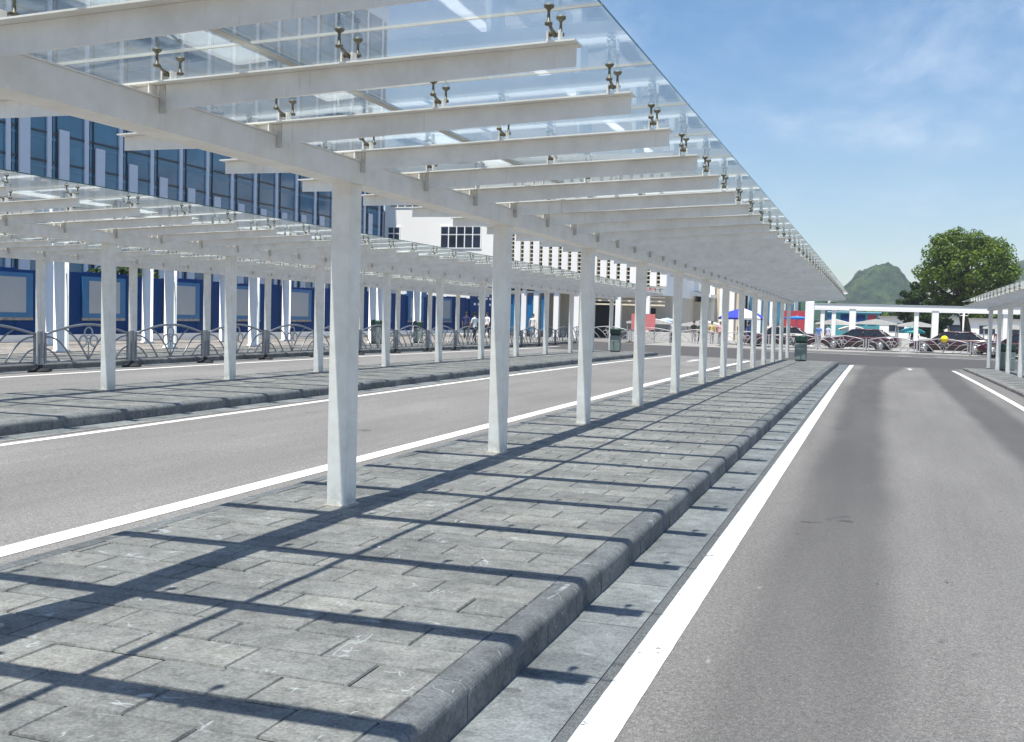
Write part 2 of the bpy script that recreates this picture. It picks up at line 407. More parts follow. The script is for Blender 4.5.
def platform(xl, xr, y0, y1, z, near=999, both=True, end=True):
    """raised island: bedding, kerb stones with a rounded nose, slabs laid in running bond"""
    root = MB()
    n = max(1, int((y1 - y0) / 3)); W = [y0 + (y1 - y0) * i / n for i in range(n + 1)]
    pts = []; fs = []
    for y in W:
        f = z + fall(y) - .013
        pts += [(xl + .12, y, f), (xr - .12, y, f), (xl + .12, y, f - .35), (xr - .12, y, f - .35)]
    for i in range(n):
        a = 4 * i; b = a + 4
        fs += [(a, a + 1, b + 1, b), (a + 1, a + 3, b + 3, b + 1), (a + 2, a, b, b + 2)]
    fs += [(0, 2, 3, 1), (4 * n, 4 * n + 1, 4 * n + 3, 4 * n + 2)]
    root.add(pts, fs, 'paving_joint')
    base = root.build('pavement'); base['kind'] = 'structure'
    # kerbs
    kb = MB()
    def kerb(xo, sgn):
        L = .585; y = y0
        while y < y1 - .05:
            ye = min(y + L, y1); j = random.uniform(-.003, .003); jz = random.uniform(-.002, .002); g = .004
            prof = [(-.145, -.30), (-.145, 0), (-.048, 0)]
            for k in range(6):
                a = R(90 - 90 * k / 5 * .93); prof.append((-.048 + .048 * math.cos(a), -.048 + .048 * math.sin(a)))
            prof += [(.002, -.16), (-.006, -.30)]
            pts = []
            for yy in (y + g, ye - g):
                for u, w in prof: pts.append((xo + sgn * (u + j), yy, z + w + jz + fall(yy)))
            m = len(prof); ff = [(i, i + 1, i + 1 + m, i + m) for i in range(m - 1)] + [list(range(m)), list(range(m, 2 * m))[::-1]]
            kb.add(pts, ff, 'kerb_stone', False)
            if random.random() < .75:      # chipped pale arris at the joint
                q = []
                a = random.uniform(.002, .006)
                for yy in (ye - g - a, ye - g + .0005):
                    for u, w in prof[1:8]: q.append((xo + sgn * (u + j + .0008), yy, z + w + jz + fall(yy) + .0012))
                kb.add(q, [(i, i + 1, i + 8, i + 7) for i in range(6)], 'chipped_edge', False)
            y = ye
    kerb(xr - .015, 1)
    if both: kerb(xl + .015, -1)
    # end kerb
    x = xl
    while end and x < xr:
        xe = min(x + .585, xr); f = z + fall(y1)
        kb.box(x + .003, xe - .003, y1 - .145, y1 + .01, f - .3, f, 'kerb_stone', bev=.02); x = xe
    o = kb.build('kerb', base)
    # slabs
    sb = MB(); row = .3055; y = y0 + .02; r = 0; a0 = xl + (.16 if both else 0); a1 = xr - .165
    while y < y1 - .16:
        far = y > near
        off = 0 if r % 2 else .295
        if random.random() < .12: off += random.uniform(-.1, .1)
        x = a1 - off if off else a1
        cells = []; e = a1
        if off: cells.append((a1 - off, a1))
        while x > a0:
            cells.append((max(a0, x - .59), x)); x -= .59
        for (c0, c1) in cells:
            if c1 - c0 < .03: continue
            g = random.uniform(.003, .0055); dz = random.uniform(-.003, .003); f = z + fall(y + .15) + dz
            ch = .005
            h = g * 1.8; P = [(c0 + g, y + h), (c1 - g, y + h), (c1 - g, y + row - h), (c0 + g, y + row - h)]
            Q = [(c0 + g + ch, y + h + ch), (c1 - g - ch, y + h + ch), (c1 - g - ch, y + row - h - ch), (c0 + g + ch, y + row - h - ch)]
            t = [random.uniform(-.0012, .0012) for _ in range(4)]
            pts = [(p[0], p[1], f - .010) for p in P] + [(q[0], q[1], f + t[i]) for i, q in enumerate(Q)]
            sb.add(pts, [(4, 5, 6, 7), (0, 1, 5, 4), (1, 2, 6, 5), (2, 3, 7, 6), (3, 0, 4, 7)], 'paving_stone')
        y += row; r += 1
    sb.build('paving_slabs', base)
    return base
platform(-4.90, -1.555, -4, 49.6, 0)
platform(-13.45, -10.09, 2, 52.2, .06)
platform(3.55, 7.4, 18, 50.2, -.08)
platform(-29.2, -18.5, 8, 68, .12)
mb = MB(); mb.box(-60, 60, 71.5, 134, -.50, -.20, 'concrete'); 
struct('plaza', mb)

# ---------------------------------------------------------------- glass-roofed canopies
BAY = 3.7478; RAF = BAY / 3
def rtop(x): return 2.745 + (x + 1.1) / 3.66 * .15          # x local: column centre line is 0, right is +
def canopy(cx, y_first, nb0, nb1, zb, phase, label, indiv, right_named):
    """cx: column centre X; columns y_first + k*BAY; rafters phase + j*RAF"""
    root = thing('canopy', label, 'canopy', (cx, y_first, zb), 0, 'glass roofed walkway canopies')
    def W(y): return fall(y)
    # column
    c = MB(); c.box(-.08, .08, -.10, .10, 0, 2.56, 'white_steel', bev=.006); c.box(-.10, .10, -.12, .12, -.005, .012, 'joint_grime')
    cm = c.mesh('column')
    for k in range(nb0, nb1 + 1):
        y = y_first + k * BAY; put('column', cm, root, (0, k * BAY, W(y)))
    ya = y_first + nb0 * BAY - 1.0; yb = y_first + nb1 * BAY + .75
    # beam
    b = MB(); n = int((yb - ya) / 3) + 1
    def ribbon(x0, x1, z0, z1):
        pts = []; fs = []
        for i in range(n + 1):
            y = ya + (yb - ya) * i / n; f = W(y); yy = y - y_first
            pts += [(x0, yy, z0 + f), (x1, yy, z0 + f), (x1, yy, z1 + f), (x0, yy, z1 + f)]
        for i in range(n):
            for k in range(4):
                a = 4 * i + k; d = 4 * i + (k + 1) % 4; fs.append((a, d, d + 4, a + 4))
        fs += [(0, 3, 2, 1), (4 * n, 4 * n + 1, 4 * n + 2, 4 * n + 3)]
        return pts, fs
    p, f = ribbon(-.09, .125, 2.54, 2.712); b.add(p, f, 'white_steel')
    p, f = ribbon(-.13, .135, 2.713, 2.722); b.add(p, f, 'white_steel')
    b.build('beam', root)
    # rafter: T section, web deepest over the beam, small stiffeners
    r = MB(); N = 8; X0, X1 = -1.1, 2.545
    def web(x):
        return .105 + (.150 - .105) * (x - X0) / (0 - X0) if x < 0 else .150 + (.117 - .150) * x / X1
    pl = [X0 + (X1 - X0) * i / N for i in range(N + 1)]
    poly = [(x, rtop(x) - .010) for x in pl] + [(x, rtop(x) - web(x)) for x in reversed(pl)]
    r.prism(poly, -.005, .005, 'y', 'white_steel')
    poly = [(X0 - .01, rtop(X0)), (X1 + .01, rtop(X1)), (X1 + .01, rtop(X1) - .009), (X0 - .01, rtop(X0) - .009)]
    r.prism(poly, -.075, .075, 'y', 'white_steel')
    for x in (-.03, .10):
        r.box(x - .004, x + .004, -.07, .07, 2.724, rtop(x) - .011, 'white_steel')
    r.box(.128, .165, -.011, .011, rtop(.16) - .166, rtop(.16) - .012, 'weathered_steel')
    rm = r.mesh('rafter')
    # two-armed point fitting: pair of white plates, bronze arms, rods and discs
    q = MB()
    for x in (-.030, .030): q.box(x - .005, x + .005, -.025, .025, 0, .062, 'white_steel')
    q.lathe((0, 0, .050), [(.012, -.034), (.012, .034)], 'bronze_metal', 8, 'x')
    for s in (-1, 1):
        q.tube([(0, 0, .045), (0, s * .055, .060), (0, s * .105, .082)], [.013, .009, .008], 'bronze_metal', 6)
        q.lathe((0, s * .105, 0), [(.009, .062), (.020, .067), (.020, .080), (.009, .085), (.007, .130), (.010, .140), (.025, .151), (.027, .162)], 'bronze_metal', 10)
    qm = q.mesh('glass_fitting')
    # glass sheet, its edge and the seals
    def gz(x): return rtop(x) + .165
    GX0, GX1, JX = -1.2, 2.665, .70
    def sheet(L):
        g = MB()
        for a, bb in ((GX0, JX - .01), (JX + .01, GX1)):
            pts = []
            for y in (.004, L - .004):
                for x, dz in ((a, 0), (bb, 0), (bb, .013), (a, .013)): pts.append((x, y, gz(x) + dz))
            g.add(pts, [(0, 1, 5, 4), (3, 7, 6, 2)], 'roof_glass'); g.add(pts, [(1, 2, 6, 5), (0, 4, 7, 3), (0, 3, 2, 1), (4, 5, 6, 7)], 'glass_edge')
        return g.mesh('glass_panel')
    gm = sheet(RAF)
    sm = MB(); sm.prism([(GX0 - .002, gz(GX0) - .001), (GX1 + .002, gz(GX1) - .001), (GX1 + .002, gz(GX1) + .014), (GX0 - .002, gz(GX0) + .014)], -.0055, .0055, 'y', 'seal')
    sm = sm.mesh('seal_strip')
    j0 = math.ceil((ya - phase) / RAF); j1 = math.floor((yb + .3 - phase) / RAF)
    rest = MB(); fx = (.18, 1.30, 2.43, -.85)
    qd = [(list(v.co)) for v in qm.vertices]; qf = [list(p.vertices) for p in qm.polygons]; qi = [p.material_index for p in qm.polygons]
    for j in range(j0, j1 + 1):
        y = phase + j * RAF; f = W(y); ly = y - y_first
        put('rafter', rm, root, (0, ly, f))
        for x in fx:
            if indiv[0] <= j < indiv[1]:
                put('glass_fitting', qm, root, (x, ly, f + rtop(x)))
            else:
                for mi, mn in enumerate(('white_steel', 'bronze_metal')):
                    rest.add([(v[0] + x, v[1] + ly, v[2] + f + rtop(x)) for v in qd], [p for p, k in zip(qf, qi) if k == mi], mn)
        put('seal_strip', sm, root, (0, ly, f))
        if j < j1: 
            o = put('glass_panel', gm, root, (0, ly, f)); o.rotation_euler.x = math.atan2(W(y + RAF) - f, RAF)
    o = rest.build('glass_fitting', root); o['kind'] = 'stuff'
    js = MB(); m = j1 - j0; pts = []; fs = []
    for i in range(m + 1):
        y = phase + (j0 + i) * RAF; f = W(y); yy = y - y_first
        for x, dz in ((JX - .026, -.012), (JX + .026, -.012), (JX + .026, -.002), (JX - .026, -.002)): pts.append((x, yy, gz(x) + dz + f))
    for i in range(m):
        for k in range(4):
            a = 4 * i + k; d = 4 * i + (k + 1) % 4; fs.append((a, d, d + 4, a + 4))
    fs += [(0, 3, 2, 1), (4 * m, 4 * m + 1, 4 * m + 2, 4 * m + 3)]
    js.add(pts, fs, 'seal'); js.build('joint_bar', root)
    return root
canopy(-4.0, 7.70, -4, 12, 0, 5.185, 'white steel canopy with glass roof over the nearest paved island', (-1, 24), 0)
canopy(-12.68, 15.6, -3, 10, .06, 15.6 - 2 * RAF + .02, 'second glass roofed white canopy, across the left traffic lane', (-5, 20), 0)
canopy(-20.98, 23.14, -4, 9, .12, 23.14 - RAF, 'third glass roofed white canopy, behind the grey guardrail', (-4, 21), 0)
canopy(4.73, 41.0, -4, 3, -.10, 41.0, 'white canopy with glass roof at the right edge of the photo', (-11, 14), 0)

# ---------------------------------------------------------------- arched guardrail
def make_rail(mname, ornament=True, pole=True):
    """panel spans local x 0..L between two slim posts; a stout pole on a black foot at x=0"""
    root = thing('guardrail', None, 'guardrail')
    L = 3.21; a = .16; b = L - .16; H0 = .90; H1 = 1.12
    if pole:
        p = MB(); p.box(-.045, .045, -.045, .045, .02, .93, mname, bev=.006); p.build('post', root)
        f = MB(); f.lathe((0, 0, 0), [(.22, 0), (.22, .03), (.14, .07), (.07, .10), (.06, .16)], 'rubber', 12)
        f.box(-.34, .34, -.05, .05, 0, .05, 'rubber', bev=.01); f.build('foot', root)
    fr = MB(); top = []
    for i in range(17):
        t = i / 16; x = a + (b - a) * t; top.append((x, 0, H0 + (H1 - H0) * math.sin(math.pi * t) - .04))
    fr.tube(top, .030, mname, 6)
    fr.tube([(a, 0, .22), (b, 0, .22)], .02, mname, 6)
    for x in (a, b): fr.box(x - .03, x + .03, -.02, .02, .18, .90, mname)
    fr.build('arch_frame', root)
    def topz(x): return H0 + (H1 - H0) * math.sin(math.pi * (x - a) / (b - a)) - .04
    br = MB(); mid = (a + b) / 2
    for s in (-1, 1):
        def arc(x0, z0, x1, z1, bulge):
            pts = []
            for i in range(9):
                t = i / 8; pts.append((x0 + (x1 - x0) * t, 0, z0 + (z1 - z0) * t + bulge * math.sin(math.pi * t)))
            br.tube(pts, .021, mname, 5)
        e = b if s > 0 else a
        arc(mid, .23, mid + s * .85, topz(mid + s * .85), .12)
        arc(mid + s * .55, .23, e - s * .03, .80, .16)
        arc(mid + s * .98, .23, e - s * .03, .52, .06)
    br.build('brace', root)
    if ornament:
        om = MB(); C = Vector((mid, 0, .68))
        for dx, dz, r in ((0, .20, .14), (-.19, 0, .13), (.19, 0, .13)):
            om.tube([(C.x + dx + r * math.cos(2 * math.pi * k / 14), 0, C.z + dz + r * math.sin(2 * math.pi * k / 14)) for k in range(14)], .021, 'pale_rail', 5, True, flat=(0, 1, 0))
        om.tube([(C.x + .09 * math.cos(2 * math.pi * k / 12), 0, C.z + .06 + .09 * math.sin(2 * math.pi * k / 12)) for k in range(12)], .012, 'pale_rail', 5, True, flat=(0, 1, 0))
        om.tube([(C.x, 0, .24), (C.x, 0, C.z - .03)], .016, 'pale_rail', 5)
        om.build('trefoil', root)
    return root
rail = make_rail('galvanised')
i = 0
for k in range(-2, 15):
    y = 19.95 + 3.21 * k; o = rail if i == 0 else copy_tree(rail)
    o.location = (-18.1, y, road_z(-18.1, y)); o.rotation_euler.z = R(90)
    tag(o, 'grey arched guardrail before the blue wall, %s section from the left' % nth(i), 'guardrail', 'guardrail sections before the blue wall'); i += 1
rail2 = make_rail('pale_rail'); i = 0
P = Vector((-19.8, 75.2)); 
while P.x < 12:
    ang = 0 if P.x < -5 else R(-16)
    o = rail2 if i == 0 else copy_tree(rail2)
    o.location = (P.x, P.y - (.0), road_z(P.x, P.y)); o.rotation_euler.z = ang
    tag(o, 'pale arched guardrail on the far street, %s section from the left' % nth(i), 'guardrail', 'guardrail sections along the far street')
    P += Vector((math.cos(ang), math.sin(ang))) * 3.21; i += 1

# ---------------------------------------------------------------- litter bins
def make_bin():
    r = thing('litter_bin', None, 'litter bin')
    b = MB(); b.box(-.24, .24, -.19, .19, .06, .78, 'bin_grey', bev=.02); b.build('body', r)
    b = MB(); b.box(-.21, .21, -.16, .16, 0, .06, 'rubber'); b.build('base', r)
    h = MB(); h.box(-.22, .22, -.16, .16, .78, .86, 'dark_void'); h.build('opening', r)
    l = MB(); l.box(-.255, .255, -.21, .21, .86, 1.12, 'bin_green', bev=.05); l.build('lid', r)
    s = MB(); s.box(-.19, .19, -.197, -.191, .50, .56, 'pale_rail'); s.build('label_strip', r)
    return r
bn = make_bin(); i = 0
for x, y, z, lab in ((-3.12, 48.6, 0, 'grey litter bin with dark green lid at the far tip of the nearest island'),
                     (-11.75, 50.2, .06, 'grey litter bin with green lid at the far end of the second canopy'),
                     (-22.3, 46.2, .12, 'green lidded bin left of two beside the blue wall posters'),
                     (-22.3, 51.0, .12, 'green lidded bin right of two beside the blue wall posters'),
                     (5.15, 49.0, -.10, 'green topped litter bin behind the columns of the right edge canopy')):
    o = bn if i == 0 else copy_tree(bn); o.location = (x, y, z + fall(y)); o.rotation_euler.z = R(8 * i - 5)
    tag(o, lab, 'litter bin', 'grey and green litter bins'); i += 1

# ---------------------------------------------------------------- blue hoarding with posters, lit columns
wall = thing('blue_hoarding', 'long navy blue hoarding wall carrying a row of grey posters', 'wall', (-29.06, 8, .12))
mb = MB(); y = 0
while y < 75:
    z1 = 2.64 if (y > 44 and y < 50) else 2.62 + .04 * math.sin(y)
    mb.box(-.1, 0, y + .01, y + 1.19, .25, z1, 'navy_panel'); mb.box(-.1, .02, y + 1.19, y + 1.21, .2, z1 + .02, 'bark' if int(y / 1.2) % 3 == 0 else 'navy_panel'); y += 1.2
mb.build('panelling', wall)
mb = MB(); mb.box(-.15, .12, 0, 75.2, 0, .25, 'white_wall'); mb.build('plinth', wall)
py = [24.6, 27.6, 34.4 - 1.6, 38.3, 43.0, 48.2, 53.5, 59.0, 65.0, 71.5]
for y in [21.10 + 5.08 * k - 5.08 for k in range(10)]:
    f = MB(); f.box(.02, .07, y, y + 2.5, .88, 2.48, 'mid_blue'); f.box(.02, .075, y, y + 2.5, .78, .88, 'poster_foot'); o = f.build('poster_frame', wall)
    g = MB(); g.box(.071, .085, y + .35, y + 2.15, 1.06, 2.32, 'poster_grey'); g.build('poster_sheet', o)
s = MB(); s.box(.03, .10, 56.4, 59.6, 2.5, 3.05, 'mid_blue'); s.build('header_board', wall)
s = MB(); s.box(.03, .10, 67.9, 75.0, .3, 3.05, 'navy_panel'); sg = s.build('notice_board', wall)
s = MB()
for r_ in range(2):
    for k in range(7):
        if (k * 3 + r_) % 5: s.box(.101, .108, 68.6 + k * .85, 68.6 + k * .85 + .42, 2.55 - r_ * .45, 2.72 - r_ * .45, 'white_wall')
s.build('lettering', sg)

cm = MB(); cm.lathe((0, 0, 0), [(.26, 0), (.26, .05), (.205, .07), (.205, 3.0)], 'white_wall', 16)
cmm = cm.mesh('round_column')
i = 0
for rx, y0, st, nrow in ((-22.6, 20.6, 5.15, 7), (-26.6, 29.8, 5.15, 6)):
    for k in range(nrow):
        y = y0 + st * k; o = put('round_column', cmm, None, (rx, y, .12 + fall(y)))
        tag(o, 'thick round white column in the %s row before the blue wall, %s from the left' % ('front' if rx > -25 else 'rear', nth(k)), 'column', 'round white columns before the blue wall')
# flat white roof the columns carry
for i, x in enumerate((-22.6, -26.6)):
    ro = thing('column_beam', ('front' if i == 0 else 'rear') + ' white beam resting on the row of thick round columns', 'beam', (x, 40, 2.98), 0)
    mb = MB(); mb.box(-.16, .16, -21 + 9 * i, 16, 0, .26, 'white_wall', bev=.01); mb.build('beam_body', ro)

# ---------------------------------------------------------------- office block with glass curtain wall
of = thing('office_block', 'tall blue glass office block with pale vertical fins', 'building', (-40, 19, -.1))
Z1 = 26; L = 65.3
mb = MB(); mb.box(-18, -.35, 0, L, 0, Z1, 'window_blue'); mb.build('wall', of)
mb = MB(); mb.box(-18.2, -.2, -.2, L + .1, Z1, Z1 + 1.2, 'fin_white'); mb.build('roof', of)
z = 1.62; trans = []
while z < Z1: trans.append(z); z += 1.45; trans.append(z); z += 2.15
gl = MB()
for y in [1.55 + 2.743 * k - 2.743 for k in range(0, 25)]:
    if y < 0: y = 0.02
    gl.box(-.34, -.30, y + .02, min(L, y + 2.7), .4, Z1 - .2, 'window_blue')
gl.build('window', of)
tm = MB()
for z in trans: tm.box(-.31, -.24, 0, L, z - .05, z + .05, 'frame_dark')
for k in range(25): 
    y = 1.8 + 2.743 * k
    if y < L: tm.box(-.31, -.24, y - .03, y + .03, .2, Z1 - .2, 'frame_dark')
tm.build('transom', of)
bl = MB()
for z in trans[::1]: bl.box(-.298, -.285, 0, L, z - .36, z - .22, 'blind_pale')
bl.build('blind', of)
fm = MB(); fm.box(-.29, -.20, -.15, .15, .2, Z1, 'fin_white'); fmm = fm.mesh('fin')
fins = [42.18 - 19 + 2.743 * k for k in range(-8, 16)]
for y in fins: put('fin', fmm, of, (0, y, 0))
for k, y in enumerate(fins):
    yy = y + 2.743 * .5 - .35; top = 8.35 + .0052 * (yy + 19 - 66) ** 2 + .1
    p = MB(); p.box(-.235, -.16, -.36, .36, 2.0, top, 'fin_white'); 
    p.build('screen_panel', of, (0, yy, 0))

# ---------------------------------------------------------------- white hall
hall = thing('white_hall', 'big plain white hall with louvred upper floor and dark windows', 'building', (-40, 84, -.2))
mb = MB(); mb.box(0, 24.2, 0, 30, 3.6, 14.2, 'white_wall'); mb.box(0, 9.6, .02, 30, 0, 3.6, 'white_wall'); mb.box(9.6, 24.2, 3.0, 30, 0, 3.6, 'cream_wall')
mb.build('wall', hall)
mb = MB(); mb.box(-.3, 24.5, -.4, 30, 14.2, 14.6, 'white_wall'); mb.build('roof', hall)
def window(par, x0, x1, z0, z1, nx, split, y=0.0):
    f = MB(); f.box(x0 - .06, x1 + .06, y - .06, y + .02, z0 - .06, z1 + .06, 'white_wall'); w = f.build('window', par)
    g = MB(); zs = [z0, z0 + (z1 - z0) * split, z1] if split else [z0, z1]
    for i in range(nx):
        a = x0 + (x1 - x0) * i / nx + .05; b = x0 + (x1 - x0) * (i + 1) / nx - .05
        for u, v in zip(zs, zs[1:]): g.box(a, b, y - .075, y - .061, u + .05, v - .05, 'window_dark')
    g.build('pane', w)
window(hall, .32, 1.42, 7.83, 8.93, 2, .5); window(hall, 5.15, 8.73, 7.2, 8.98, 5, .62)
window(hall, 4.9, 8.6, 10.6, 12.4, 5, .62); window(hall, .5, 3.9, 10.6, 12.4, 5, .62)
for a, b in ((11.95 - .45, 12.4), (12.9, 13.45), (14.1, 14.55)):       # tall blue doors between white piers
    g = MB(); g.box(a, b, -.02, .04, .5, 3.4, 'mid_blue'); g.build('blue_door', hall)
    g = MB(); g.box(a - .05, b + .05, -.02, .04, 3.75, 4.25, 'window_dark'); g.build('window', hall)
for x in (10.0, 12.45, 13.5, 15.2, 16.9, 20.3, 22.6): 
    g = MB(); g.box(x, x + .42, -.25, .2, 0, 3.6, 'white_wall'); g.build('pier', hall)
g = MB(); g.box(17.9, 19.9, 2.9, 2.98, 0, 3.2, 'dark_void'); g.build('doorway', hall)
g = MB(); g.box(21.2, 22.9, 2.9, 2.98, 0, 2.6, 'dark_void'); g.build('doorway', hall)
sl = MB()
for z in (2.75, 3.05, 3.35): sl.box(17.6, 24.2, -.1, .05, z, z + .12, 'tan_slat')
sl.build('slat_row', hall)
# upper louvres: deep white fins, thin tan slats between
vm = MB(); vm.box(-.26, .26, -.55, 0, 4.3, 13.0, 'white_wall'); vmm = vm.mesh('fin')
for k in range(17): put('fin', vmm, hall, (11.3 + .8 * k, 0, 0))
for k in range(16):
    s = MB(); x = 11.3 + .8 * k
    for q in range(26): s.box(x + .26, x + .54, -.45, -.02, 4.4 + q * .33, 4.4 + q * .33 + .09, 'tan_slat')
    s.box(x + .26, x + .54, -.018, -.004, 4.3, 13.0, 'window_dark')
    s.build('louvre', hall)
pb = thing('pink_board', 'flat pinkish red notice board standing at the hall entrance', 'notice board', (-16.6, 80, -.2))
mb = MB(); mb.box(-.95, .86, -.03, .03, .9, 2.1, 'pink_board'); mb.build('panel', pb)
mb = MB(); mb.box(-.95, -.88, .035, .09, 0, 2.1, 'galvanised'); mb.build('leg', pb)
mb = MB(); mb.box(.78, .85, .035, .09, 0, 2.1, 'galvanised'); mb.build('leg', pb)

# entrance pavilion with wave roof, white fin tower, glass building, netted block
pv = thing('pavilion', 'cream pavilion under a curved white roof, right of the louvred hall', 'building', (-18.6, 98, -.2))
mb = MB(); mb.box(.2, 4.2, 0, 6, 0, 3.4, 'cream_wall'); mb.build('wall', pv)
mb = MB(); pl = [(-.6, 5.2), (.6, 4.9), (1.8, 4.5), (3.0, 4.25), (4.6, 4.05), (4.6, 3.75), (3.0, 3.9), (1.6, 3.7), (.4, 3.6), (-.6, 3.9)]
mb.prism(pl, -2.2, 7, 'y', 'white_wall'); mb.prism([(0, 4.6), (3.2, 4.3), (3.2, 7.2), (.0, 8.0)], 0, 6, 'y', 'white_wall'); mb.build('roof', pv)
mb = MB(); mb.box(.3, 1.1, -.05, -.01, 0, 2.6, 'dark_void'); mb.build('doorway', pv)
mb = MB(); mb.box(-.2, .05, -1.8, -1.6, 0, 3.7, 'white_wall'); mb.build('column', pv)
mb = MB()
for k in range(6): mb.tube([(-1.6 + .32 * k, -2.6, 4.0), (-.9 + .32 * k, -2.6, 6.2)], .05, 'frame_dark', 5)
mb.tube([(-1.7, -2.6, 4.0), (1.0, -2.6, 4.0)], .05, 'frame_dark', 5); mb.tube([(-1.1, -2.6, 6.2), (1.0, -2.6, 6.2)], .05, 'frame_dark', 5); mb.build('railing', pv)
tw = thing('fin_tower', 'narrow white finned tower block behind the big blue parasol', 'building', (-14.6, 99, -.2))
mb = MB(); mb.box(0, 3.0, .6, 7, 0, 8, 'cream_wall'); mb.build('wall', tw)
for k in range(4): mb = MB(); mb.box(.05 + .9 * k, .45 + .9 * k, 0, .6, 0, 8, 'white_wall'); mb.build('fin', tw)
gb = thing('glass_building', 'blue glazed building with white frames beyond the far columns', 'building', (-11.4, 101, -.2))
mb = MB(); mb.box(0, 4.2, .1, 8, 0, 6.5, 'white_wall'); mb.build('wall', gb)
for a in (.15, 1.25, 2.4, 3.4): mb = MB(); mb.box(a, a + .75, .03, .09, .3, 6.2, 'window_blue'); mb.build('window', gb)
kb = thing('netted_block', 'green netted scaffolding block above the red hoarding', 'building', (-8.4, 106, -.2))
mb = MB(); mb.box(0, 3.6, 0, 6, 0, 6.2, 'net_green'); mb.build('net', kb)
mb = MB()
for z in (2, 4, 6): mb.box(-.05, 3.65, -.06, -.01, z, z + .08, 'galvanised')
mb.build('scaffold', kb)
rb = thing('red_hoarding', 'plain red hoarding beside the tall white gate post', 'hoarding', (-7.2, 90, -.25))
mb = MB(); mb.box(0, 1.9, -.04, .04, .1, 2.75, 'red_board'); mb.build('panel', rb)
mb = MB(); mb.box(0.05, .15, .045, .12, 0, 2.8, 'galvanised'); mb.build('leg', rb)
mb = MB(); mb.box(1.75, 1.85, .045, .12, 0, 2.8, 'galvanised'); mb.build('leg', rb)

# far white pergola frame crossing behind the cars
pg = thing('white_pergola', 'long white concrete pergola frame crossing behind the parked cars', 'pergola', (-4.9, 85, -.3), R(3))
mb = MB(); mb.box(-.35, .30, -.4, .4, 0, 3.48, 'white_wall', bev=.03); mb.build('post', pg)
for x in (3.1, 8.9, 15.0, 21): mb = MB(); mb.box(x - .24, x + .22, -.25, .25, 0, 2.98, 'white_wall', bev=.02); mb.build('post', pg)
for x in (.95, 4.4 - 2.6, 7.9, 14.2): mb = MB(); mb.box(x - .16, x + .16, 3.4, 3.8, 0, 2.9, 'white_wall', bev=.02); mb.build('post', pg)
mb = MB(); mb.box(.301, 26, -.3, .3, 2.98, 3.30, 'white_wall', bev=.02); mb.build('beam', pg)
mb = MB(); mb.box(.30, 26, -.34, .34, 3.301, 3.36, 'poster_grey'); mb.build('coping', pg)
mb = MB(); mb.box(.3, 26, 3.3, 3.9, 2.901, 3.2, 'white_wall', bev=.02); mb.build('beam', pg)

# shops and low walls further back
sh = thing('teal_shop_row', 'teal and blue shopfronts seen under the pergola', 'building', (-6.8, 140, -.35))
mb = MB(); mb.box(0, 7.0, 0, 8, 0, 3.3, 'teal_wall'); mb.build('wall', sh)
mb = MB(); mb.box(-.2, 7.2, -.3, 8, 3.3, 3.45, 'sky_roof'); mb.build('roof', sh)
for a, m in ((.6, 'mid_blue'), (2.4, 'navy_panel'), (4.3, 'navy_panel'), (5.6, 'red_board')):
    mb = MB(); mb.box(a, a + 1.0, -.06, -.01, 1.9, 3.1, m); mb.build('sign_panel', sh)
lw = thing('low_white_building', 'long low white building with dark windows behind the pergola posts', 'building', (.2, 128, -.35))
mb = MB(); mb.box(0, 26, 0, 6, 0, 2.7, 'white_wall'); mb.build('wall', lw)
mb = MB(); mb.box(-.2, 26.2, -.3, 6, 2.7, 2.9, 'concrete'); mb.build('roof', lw)
for k in range(8): mb = MB(); mb.box(1 + 3.1 * k, 2.6 + 3.1 * k, -.05, -.01, 1.2, 2.1, 'window_dark'); mb.build('window', lw)

cloth('tent_cloth', (.55, .55, .53))
def stall(x, y, w, h, lab, m='tent_cloth', roof='tent_cloth'):
    t = thing('market_stall', lab, 'market stall', (x, y, -.3), random.uniform(-.1, .1), 'white market stalls')
    c = MB(); c.prism([(-w / 2, h), (0, h + .32), (w / 2, h), (w / 2, h - .14), (-w / 2, h - .14)], -1.3, 1.3, 'y', roof); c.build('tent_roof', t)
    for sx in (-1, 1):
        for sy in (-1, 1):
            l = MB(); l.box(sx * (w / 2 - .08) - .03, sx * (w / 2 - .08) + .03, sy * 1.2 - .03, sy * 1.2 + .03, 0, h - .14, 'pale_rail'); l.build('leg', t)
    l = MB(); l.box(-w / 2 + .15, w / 2 - .15, -1.15, -.55, 0, .85, m, bev=.02); l.build('counter', t)
for x, y, w, h, lab in ((-16.5, 82, 3.4, 1.6, 'low white stall below the curved pavilion roof'), (-12.6, 83, 3.2, 1.5, 'white stall left of the big blue parasol'),
                        (-3.3, 92, 2.8, 1.9, 'white tent stall right behind the tall gate post'), (-.1, 94, 3.2, 2.0, 'white tent stall behind the first parked car'),
                        (3.0, 95, 3.0, 1.9, 'white tent stall between the two pergola posts'), (9.6, 93, 3.4, 1.9, 'white tent stall behind the right edge canopy')):
    stall(x, y, w, h, lab)

